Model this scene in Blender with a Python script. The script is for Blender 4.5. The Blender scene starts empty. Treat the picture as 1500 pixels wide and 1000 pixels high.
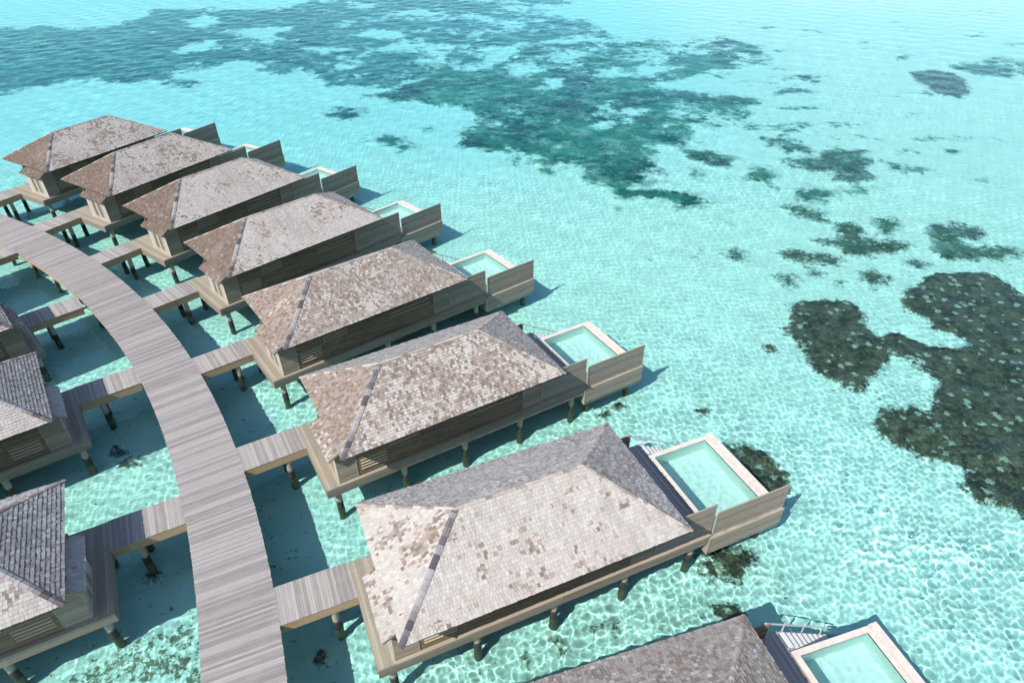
import bpy, math, random
import numpy as np
from mathutils import Vector, Matrix

SC = bpy.context.scene
COL = SC.collection
R = math.radians
ZW = -2.05            # water level (deck = 0)
ZB = -3.65            # sea bed
rng = random.Random(11)

# ---------------------------------------------------------------- helpers
class MB:
    """collects quads with a per-board random value and wood-grain UVs"""
    def __init__(self, seed=0, flip=False):
        self.v=[]; self.f=[]; self.uv=[]; self.r=[]; self.h=[]; self.mi=[]; self.rg=random.Random(seed); self.flip=flip
    def poly(self, pts, uvs, rnd, hip=0.0, mi=0):
        n=len(self.v); self.v+=[tuple(p) for p in pts]
        self.f.append(list(range(n,n+len(pts)))); self.uv.append(list(uvs)); self.r.append(rnd); self.h.append(hip); self.mi.append(mi)
    def obox(self, o, a, b, c, rnd=None, mi=0, grain=0, skip=()):
        """box from corner o with edge vectors a,b,c (right handed); grain = index of the edge along the grain"""
        o=Vector(o); E=[Vector(a),Vector(b),Vector(c)]
        if rnd is None: rnd=self.rg.random()
        off=rnd*53.0
        def P(i,j,k): return o+E[0]*i+E[1]*j+E[2]*k
        L=[e.length for e in E]
        fs={'-c':((0,0,0),(0,1,0),(1,1,0),(1,0,0)),'+c':((0,0,1),(1,0,1),(1,1,1),(0,1,1)),
            '-b':((0,0,0),(1,0,0),(1,0,1),(0,0,1)),'+b':((0,1,0),(0,1,1),(1,1,1),(1,1,0)),
            '-a':((0,0,0),(0,0,1),(0,1,1),(0,1,0)),'+a':((1,0,0),(1,1,0),(1,1,1),(1,0,1))}
        oth=[i for i in range(3) if i!=grain]
        for k,q in fs.items():
            if k in skip: continue
            uv=[(p[grain]*L[grain]+off, p[oth[0]]*L[oth[0]]+p[oth[1]]*L[oth[1]]+off*1.7) for p in q]
            self.poly([P(*p) for p in q],uv,rnd,0,mi)
    def box(self, x0,x1,y0,y1,z0,z1, rnd=None, mi=0, grain=0, skip=()):
        self.obox((x0,y0,z0),(x1-x0,0,0),(0,y1-y0,0),(0,0,z1-z0),rnd,mi,grain,skip)
    def cyl(self, p0, p1, r0, r1, n=12, rnd=None, mi=0, cap=True):
        p0=Vector(p0);p1=Vector(p1);d=(p1-p0);L=d.length;d.normalize()
        a=d.orthogonal().normalized();b=d.cross(a)
        if rnd is None: rnd=self.rg.random()
        A=[p0+(a*math.cos(2*math.pi*i/n)+b*math.sin(2*math.pi*i/n))*r0 for i in range(n)]
        B=[p1+(a*math.cos(2*math.pi*i/n)+b*math.sin(2*math.pi*i/n))*r1 for i in range(n)]
        for i in range(n):
            j=(i+1)%n
            self.poly([A[i],A[j],B[j],B[i]],[(0,i*.08),(0,(i+1)*.08),(L,(i+1)*.08),(L,i*.08)],rnd,0,mi)
        if cap:
            self.poly(B,[(p.x,p.y) for p in B],rnd,0,mi)
            self.poly(A[::-1],[(p.x,p.y) for p in A[::-1]],rnd,0,mi)
    def build(self, name, mats, parent=None, smooth=False):
        me=bpy.data.meshes.new(name)
        s=-1 if self.flip else 1
        V=np.array(self.v,dtype=np.float32).reshape(-1,3); V[:,1]*=s
        F=self.f; U=self.uv
        if self.flip: F=[f[::-1] for f in F]; U=[u[::-1] for u in U]
        me.from_pydata(V.tolist(),[],F)
        uvl=me.uv_layers.new(name='UVMap'); uvl.data.foreach_set('uv',np.array([c for u in U for c in u],dtype=np.float32).ravel())
        at=me.attributes.new('rnd','FLOAT','FACE'); at.data.foreach_set('value',np.array(self.r,dtype=np.float32))
        at=me.attributes.new('hip','FLOAT','FACE'); at.data.foreach_set('value',np.array(self.h,dtype=np.float32))
        me.polygons.foreach_set('material_index',np.array(self.mi,dtype=np.int32))
        if smooth: me.polygons.foreach_set('use_smooth',np.ones(len(F),dtype=bool))
        for m in (mats if isinstance(mats,(list,tuple)) else [mats]): me.materials.append(m)
        me.update()
        o=bpy.data.objects.new(name,me); COL.objects.link(o)
        if parent: o.parent=parent
        return o

def tag(o, label=None, cat=None, group=None, kind=None):
    if label: o['label']=label
    if cat: o['category']=cat
    if group: o['group']=group
    if kind: o['kind']=kind
    return o
def empty(name, loc=(0,0,0), rz=0.0):
    o=bpy.data.objects.new(name,None); COL.objects.link(o); o.location=loc; o.rotation_euler=(0,0,rz); o.empty_display_size=.3; return o
def kids(o): return [c for c in bpy.data.objects if c.parent is o]
def copy_tree(o, parent=None):
    c=o.copy(); COL.objects.link(c); c.parent=parent
    for ch in kids(o): copy_tree(ch,c)
    return c

# ---------------------------------------------------------------- materials
def mat(name):
    m=bpy.data.materials.new(name); m.use_nodes=True; nt=m.node_tree; nt.nodes.clear(); return m,nt
class N:
    def __init__(s,nt): s.nt=nt
    def n(s,t,ins=None,**kw):
        d=s.nt.nodes.new(t)
        for k,v in kw.items(): setattr(d,k,v)
        for k,v in (ins or {}).items():
            if hasattr(v,'default_value') or isinstance(v,bpy.types.NodeSocket): s.nt.links.new(v,d.inputs[k])
            else: d.inputs[k].default_value=v
        return d
    def math(s,op,a,b=0.0,c=None,clamp=False):
        d=s.n('ShaderNodeMath',{0:a,1:b},operation=op,use_clamp=clamp)
        if c is not None:
            if isinstance(c,bpy.types.NodeSocket): s.nt.links.new(c,d.inputs[2])
            else: d.inputs[2].default_value=c
        return d.outputs[0]
    def mix(s,f,a,b,bt='MIX'):
        d=s.nt.nodes.new('ShaderNodeMix'); d.data_type='RGBA'; d.blend_type=bt
        for i,v in ((0,f),(6,a),(7,b)):
            if isinstance(v,bpy.types.NodeSocket): s.nt.links.new(v,d.inputs[i])
            else: d.inputs[i].default_value=v if i==0 else (v if len(v)==4 else (*v,1))
        return d.outputs[2]
    def mixf(s,f,a,b):
        return s.math('ADD',s.math('MULTIPLY',s.math('SUBTRACT',1.0,f),a),s.math('MULTIPLY',f,b))
    def ss(s,x,a,b):
        d=s.n('ShaderNodeMapRange',{0:x,1:a,2:b,3:0.0,4:1.0},interpolation_type='SMOOTHSTEP'); return d.outputs[0]
    def attr(s,name,typ='GEOMETRY'):
        return s.n('ShaderNodeAttribute',attribute_name=name,attribute_type=typ).outputs['Fac']
    def noise(s,vec,scale,detail=3,rough=.6,dist=0.0):
        return s.n('ShaderNodeTexNoise',{'Vector':vec,'Scale':scale,'Detail':detail,'Roughness':rough,'Distortion':dist}).outputs[0]
    def hsh(s,x,k):   # another random number from one
        return s.math('FRACT',s.math('MULTIPLY',s.math('SINE',s.math('MULTIPLY',x,k)),917.3))
    def out(s,shader):
        s.n('ShaderNodeOutputMaterial',{0:shader})
def bsdf(n,color,rough=.8,bump=None,bs=.4,bd=.01,spec=.25,metal=0.0):
    ins={'Base Color':color,'Roughness':rough,'Specular IOR Level':spec,'Metallic':metal}
    if bump is not None: ins['Normal']=n.n('ShaderNodeBump',{'Strength':bs,'Distance':bd,'Height':bump}).outputs[0]
    return n.n('ShaderNodeBsdfPrincipled',ins).outputs[0]

def wood(name, light, dark, stain=None, stain_amt=.35, grain=.5, var=.5, lichen=None):
    m,nt=mat(name); n=N(nt)
    uv=n.n('ShaderNodeTexCoord').outputs['UV']; gp=n.n('ShaderNodeNewGeometry').outputs['Position']
    rnd=n.attr('rnd')
    mp=n.n('ShaderNodeMapping',{'Vector':uv,'Scale':(1.1,34,1)}).outputs[0]
    gr=n.noise(mp,1.0,5,.7)
    mp2=n.n('ShaderNodeMapping',{'Vector':uv,'Scale':(.7,7,1)}).outputs[0]
    gr2=n.noise(mp2,1.0,3,.6)
    r2=n.hsh(rnd,71.7)
    f=n.math('ADD',n.math('MULTIPLY',n.math('SUBTRACT',gr,.5),grain*2.4),n.math('MULTIPLY',n.math('SUBTRACT',gr2,.5),grain*1.4))
    f=n.math('ADD',n.math('ADD',f,n.math('MULTIPLY',n.math('SUBTRACT',r2,.5),var*1.6)),.5,clamp=True)
    c=n.mix(f,light,dark)
    pn=n.noise(gp,.55,4,.65)
    if stain:
        c=n.mix(n.math('MULTIPLY',n.ss(pn,.5,.72),stain_amt),c,stain)
    if lichen:
        c=n.mix(n.math('MULTIPLY',n.ss(n.noise(gp,1.7,5,.7),.52,.66),.6),c,lichen)
    n.out(bsdf(n,c,.85,gr,.35,.006,.15)); return m

M={}
M['boardwalk']=wood('boardwalk_wood',(0.349,0.321,0.306),(0.177,0.162,0.157),(0.319,0.285,0.247),.35,.5,.45)
M['gangway']=wood('gangway_wood',(0.373,0.343,0.319),(0.202,0.183,0.172),(0.327,0.292,0.253),.3,.5,.5)
M['deck']=wood('deck_wood',(0.362,0.316,0.249),(0.210,0.183,0.143),(0.276,0.221,0.131),.5,.5,.4)
M['cladding']=wood('cladding_wood',(0.372,0.316,0.238),(0.208,0.170,0.129),(0.242,0.208,0.164),.4,.55,.4)
M['screen']=wood('screen_wood',(0.347,0.306,0.246),(0.182,0.160,0.133),(0.287,0.211,0.130),.35,.6,.35)
M['fascia']=wood('fascia_wood',(0.273,0.240,0.190),(0.149,0.128,0.102),(0.237,0.177,0.107),.4,.55,.3)
M['darkwood']=wood('dark_cladding_wood',(0.252,0.183,0.120),(0.130,0.093,0.060),(0.183,0.120,0.072),.4,.55,.45)
M['louvre']=wood('louvre_wood',(0.510,0.428,0.310),(0.315,0.258,0.184),None,0,.4,.3)
M['beam']=wood('beam_wood',(.45,.32,.19),(.29,.20,.12),(.21,.14,.085),.45,.5,.2)
M['wall_front']=wood('front_wall_wood',(0.454,0.423,0.378),(0.287,0.265,0.227),(0.227,0.196,0.158),.3,.5,.35)
M['trim']=wood('trim_wood',(0.420,0.370,0.277),(0.252,0.210,0.151),None,0,.4,.3)
M['railwood']=wood('rail_paint',(0.554,0.554,0.554),(0.420,0.420,0.420),None,0,.3,.2)
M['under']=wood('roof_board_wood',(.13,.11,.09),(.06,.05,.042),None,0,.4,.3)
M['ridgeb']=wood('hip_shingle_wood',(0.420,0.378,0.336),(0.202,0.172,0.147),(0.143,0.118,0.097),.5,.5,.8)
M['ridge']=wood('ridge_cap_wood',(0.277,0.265,0.265),(0.071,0.067,0.071),(0.084,0.076,0.071),.5,.5,.95)

def shingle_mat():
    m,nt=mat('weathered_shingle'); n=N(nt)
    tc=n.n('ShaderNodeTexCoord'); uv=tc.outputs['UV']; ob=tc.outputs['Object']
    oi=n.n('ShaderNodeObjectInfo').outputs['Random']
    rnd=n.math('FRACT',n.math('ADD',n.attr('rnd'),n.math('MULTIPLY',oi,7.31)))
    h0=n.attr('hip'); offsun=n.math('MULTIPLY',n.math('GREATER_THAN',h0,1.5),n.attr('offsun_shade','OBJECT')); hip=n.math('LESS_THAN',n.math('ABSOLUTE',n.math('SUBTRACT',h0,1.0)),.3); wx=n.attr('weathering','OBJECT'); hd=n.attr('hip_browning','OBJECT')  # slopes turned from the sun get their shade painted into the shingles
    off=n.n('ShaderNodeCombineXYZ',{0:n.math('MULTIPLY',oi,91.0),1:n.math('MULTIPLY',oi,-57.0),2:0.0}).outputs[0]
    pv=n.n('ShaderNodeVectorMath',{0:ob,1:off},operation='ADD').outputs[0]
    p1=n.noise(pv,.42,3,.55); p2=n.noise(pv,1.3,2,.5)
    lvl=n.math('ADD',n.math('MULTIPLY',p1,1.0),n.math('MULTIPLY',p2,.55))      # about .78 mean
    amt=n.math('ADD',n.math('ADD',wx,n.math('MULTIPLY',hip,hd)),offsun)
    prob=n.math('MULTIPLY',n.ss(n.math('ADD',lvl,n.math('MULTIPLY',amt,.55)),.86,1.30),n.math('ADD',.92,n.math('MULTIPLY',hip,.05)))
    prob=n.math('ADD',prob,.02)
    ra=n.hsh(rnd,37.1); rb=n.hsh(rnd,63.7); rc=n.hsh(rnd,91.3)
    dk=n.ss(n.math('SUBTRACT',prob,ra),-.03,.06)
    light=n.mix(rb,(.455,.425,.393),(.365,.338,.312))
    light=n.mix(n.math('MULTIPLY',n.math('MULTIPLY',hip,hd),.42,clamp=True),light,(.18,.14,.115))
    light=n.mix(n.math('MULTIPLY',offsun,.5,clamp=True),light,(.155,.148,.15))  # painted shade: greyer, darker shingles on slopes away from the sun
    light=n.mix(n.math('MULTIPLY',n.ss(rc,.6,1.0),.55),light,(.37,.325,.292))
    light=n.mix(n.math('MULTIPLY',n.ss(n.noise(pv,.75,4,.6),.48,.66),n.math('ADD',.12,n.math('MULTIPLY',wx,.6),clamp=True)),light,(.335,.272,.232))
    dark=n.mix(rb,(.15,.105,.08),(.28,.205,.162))
    dark=n.mix(n.math('MULTIPLY',n.math('MULTIPLY',hip,hd),.36,clamp=True),dark,(.05,.038,.03))
    dark=n.mix(n.ss(rc,.72,.78),dark,(.16,.125,.10))
    c=n.mix(n.math('MULTIPLY',dk,n.math('ADD',n.math('ADD',.48,n.math('MULTIPLY',n.math('MULTIPLY',hip,hd),.3)),n.math('MULTIPLY',rc,.46)),clamp=True),light,dark)
    mp=n.n('ShaderNodeMapping',{'Vector':uv,'Scale':(48,2.2,1)}).outputs[0]
    g=n.noise(mp,1.0,4,.7)
    c=n.mix(n.math('MULTIPLY',n.ss(g,.5,.8),.5),c,n.mix(.6,c,(.09,.075,.065)))
    big=n.noise(pv,.2,3,.6)
    c=n.mix(n.math('MULTIPLY',n.ss(big,.48,.7),.4),c,(.29,.262,.24))
    st=n.noise(n.n('ShaderNodeMapping',{'Vector':pv,'Scale':(2.6,.35,.6)}).outputs[0],1.0,4,.65)
    c=n.mix(n.math('MULTIPLY',n.ss(st,.5,.72),.3),c,(.17,.145,.125))
    gy=n.attr('greying','OBJECT')
    hs=n.n('ShaderNodeHueSaturation',{'Saturation':n.math('SUBTRACT',n.math('SUBTRACT',1.0,n.math('MULTIPLY',gy,.5)),n.math('MULTIPLY',offsun,1.2)),'Value':n.math('SUBTRACT',1.0,n.math('MULTIPLY',gy,.38)),'Color':c}).outputs[0]
    n.out(bsdf(n,hs,.9,g,.5,.008,.1)); return m
M['shingle']=shingle_mat()

def pile_mat():
    m,nt=mat('timber_pile'); n=N(nt)
    gp=n.n('ShaderNodeNewGeometry').outputs['Position']; z=n.n('ShaderNodeSeparateXYZ',{0:gp}).outputs[2]
    uv=n.n('ShaderNodeTexCoord').outputs['UV']
    g=n.noise(n.n('ShaderNodeMapping',{'Vector':uv,'Scale':(1.5,40,1)}).outputs[0],1,4,.7)
    k=n.noise(gp,5.0,4,.7)
    zz=n.math('ADD',z,n.math('MULTIPLY',n.math('SUBTRACT',k,.5),.45))
    dry=n.mix(g,(.42,.38,.32),(.20,.175,.145))
    wet=n.mix(k,(.018,.016,.014),(.05,.043,.035))
    sub=n.mix(k,(.22,.15,.09),(.06,.05,.035))
    c=n.mix(n.ss(zz,-1.35,-1.6),dry,wet)
    c=n.mix(n.ss(zz,-2.05,-2.35),c,sub)
    n.out(bsdf(n,c,.7,g,.4,.01,.3)); return m
M['pile']=pile_mat()

def simple(name,a,b,scale=4,rough=.7,spec=.3,metal=0,bump=.15):
    m,nt=mat(name); n=N(nt)
    gp=n.n('ShaderNodeNewGeometry').outputs['Position']
    k=n.noise(gp,scale,5,.65); k2=n.noise(gp,scale*9,3,.6)
    f=n.math('ADD',n.math('MULTIPLY',k,.7),n.math('MULTIPLY',k2,.3))
    n.out(bsdf(n,n.mix(n.ss(f,.35,.65),a,b),rough,k2,bump,.004,spec,metal)); return m
M['coping']=simple('coping_stone',(0.590,0.537,0.471),(0.500,0.443,0.385),3,.7)
M['poolwall']=simple('pool_wall_plaster',(.36,.345,.30),(.20,.19,.165),1.6,.85)
M['glassdark']=simple('dark_glass',(.02,.024,.028),(.03,.034,.04),1,.08,.6,0,0)
M['bolt']=simple('galvanised_steel',(.55,.56,.58),(.42,.43,.45),6,.4,.5,.8)

def tile_mat():
    m,nt=mat('pool_tile'); n=N(nt)
    ob=n.n('ShaderNodeTexCoord').outputs['UV']
    v=n.n('ShaderNodeTexVoronoi',{'Vector':ob,'Scale':22.0},distance='CHEBYCHEV'); v.inputs['Randomness'].default_value=0.0
    r=n.n('ShaderNodeSeparateColor',{0:v.outputs['Color']}).outputs[0]
    c=n.mix(r,(.80,.90,.85),(.74,.87,.825))
    n.out(bsdf(n,c,.4,None,0,0,.4)); return m
M['tile']=tile_mat()

def sand_mat():
    m,nt=mat('pale_coral_sand'); n=N(nt)
    gp=n.n('ShaderNodeNewGeometry').outputs['Position']
    k=n.noise(gp,.11,5,.6); k2=n.noise(gp,1.3,5,.65); k3=n.noise(gp,6.0,3,.6)
    c=n.mix(n.ss(k,.35,.7),(.92,.90,.85),(.86,.84,.78))
    c=n.mix(n.math('MULTIPLY',n.ss(k2,.55,.75),.35),c,(.58,.56,.49))
    c=n.mix(n.math('MULTIPLY',n.ss(k3,.6,.8),.3),c,(.5,.47,.4))
    # algae-darkened sand: scattered in the lagoon under the houses and out on the flat
    al=n.attr('algae')
    k4=n.noise(gp,2.6,4,.7)
    c=n.mix(n.math('MULTIPLY',n.ss(n.math('ADD',k4,n.math('MULTIPLY',al,.30)),.64,.74),.9),c,(.17,.14,.085))
    n.out(bsdf(n,c,.95,k3,.3,.03,.05)); return m
M['sand']=sand_mat()

def coral_mat():
    m,nt=mat('reef_coral'); n=N(nt)
    gp=n.n('ShaderNodeNewGeometry').outputs['Position']
    k=n.noise(gp,1.1,6,.7); k2=n.noise(gp,5.5,4,.65); kb=n.noise(gp,.12,4,.6)
    far=n.attr('seagrass_and_scatter','OBJECT'); blue=n.attr('scatter_blue','OBJECT')  # blue-green scatter of distant water, put into the coral's own colour
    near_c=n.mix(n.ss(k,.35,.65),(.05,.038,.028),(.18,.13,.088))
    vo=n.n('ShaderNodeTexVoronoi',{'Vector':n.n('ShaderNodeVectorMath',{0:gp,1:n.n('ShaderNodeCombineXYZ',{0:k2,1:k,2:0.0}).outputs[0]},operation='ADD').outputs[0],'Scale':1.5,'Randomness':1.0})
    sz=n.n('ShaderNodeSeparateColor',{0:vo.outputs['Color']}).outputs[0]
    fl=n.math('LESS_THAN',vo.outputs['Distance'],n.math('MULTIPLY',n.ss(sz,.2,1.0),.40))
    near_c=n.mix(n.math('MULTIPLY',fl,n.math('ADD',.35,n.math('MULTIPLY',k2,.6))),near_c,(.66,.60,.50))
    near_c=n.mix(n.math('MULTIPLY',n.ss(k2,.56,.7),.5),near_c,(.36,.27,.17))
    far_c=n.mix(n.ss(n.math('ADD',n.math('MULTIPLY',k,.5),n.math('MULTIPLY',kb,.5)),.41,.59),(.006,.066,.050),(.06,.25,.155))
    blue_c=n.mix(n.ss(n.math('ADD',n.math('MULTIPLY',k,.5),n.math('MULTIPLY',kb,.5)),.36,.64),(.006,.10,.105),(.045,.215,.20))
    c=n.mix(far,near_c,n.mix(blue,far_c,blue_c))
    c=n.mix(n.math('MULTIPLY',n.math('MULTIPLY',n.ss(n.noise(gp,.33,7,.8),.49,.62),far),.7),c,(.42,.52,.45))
    cov=n.attr('cover'); kk=n.noise(gp,1.6,6,.72)
    kf=n.noise(gp,.5,6,.75)
    kk=n.math('ADD',n.math('MULTIPLY',kk,.6),n.math('MULTIPLY',n.noise(gp,3.7,3,.65),.4))
    kf=n.math('ADD',n.math('MULTIPLY',kf,.6),n.math('MULTIPLY',n.noise(gp,.17,5,.7),.4))
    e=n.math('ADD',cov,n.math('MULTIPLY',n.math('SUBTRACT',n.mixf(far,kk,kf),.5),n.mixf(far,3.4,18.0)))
    sand=n.mix(k,(.92,.90,.85),(.86,.84,.78))
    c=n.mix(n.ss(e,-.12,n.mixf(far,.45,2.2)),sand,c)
    n.out(bsdf(n,c,.95,k2,.8,.08,.05)); return m
M['coral']=coral_mat()

def water_mat(name,col,ior=1.33):
    m,nt=mat(name); n=N(nt)
    g=n.n('ShaderNodeBsdfGlass',{'Color':(*col,1),'Roughness':0.0,'IOR':ior}); n.out(g.outputs[0]); return m
def sea_mat():
    m,nt=mat('lagoon_water'); n=N(nt); dp=n.attr('depth')
    c=n.mix(n.ss(dp,1.62,2.6),(.665,.985,.952),(.565,.97,.985))
    c=n.mix(n.ss(dp,1.4,.6),c,(.76,.985,.965))
    n.out(n.n('ShaderNodeBsdfGlass',{'Color':c,'Roughness':0.0,'IOR':1.33}).outputs[0]); return m
M['sea']=sea_mat()
M['poolwater']=water_mat('pool_water',(.78,.98,.955))

WATER_N=1450
CURV=.85
SUN_E=4.3
SKY_E=.14
EXPO=.57

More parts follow.
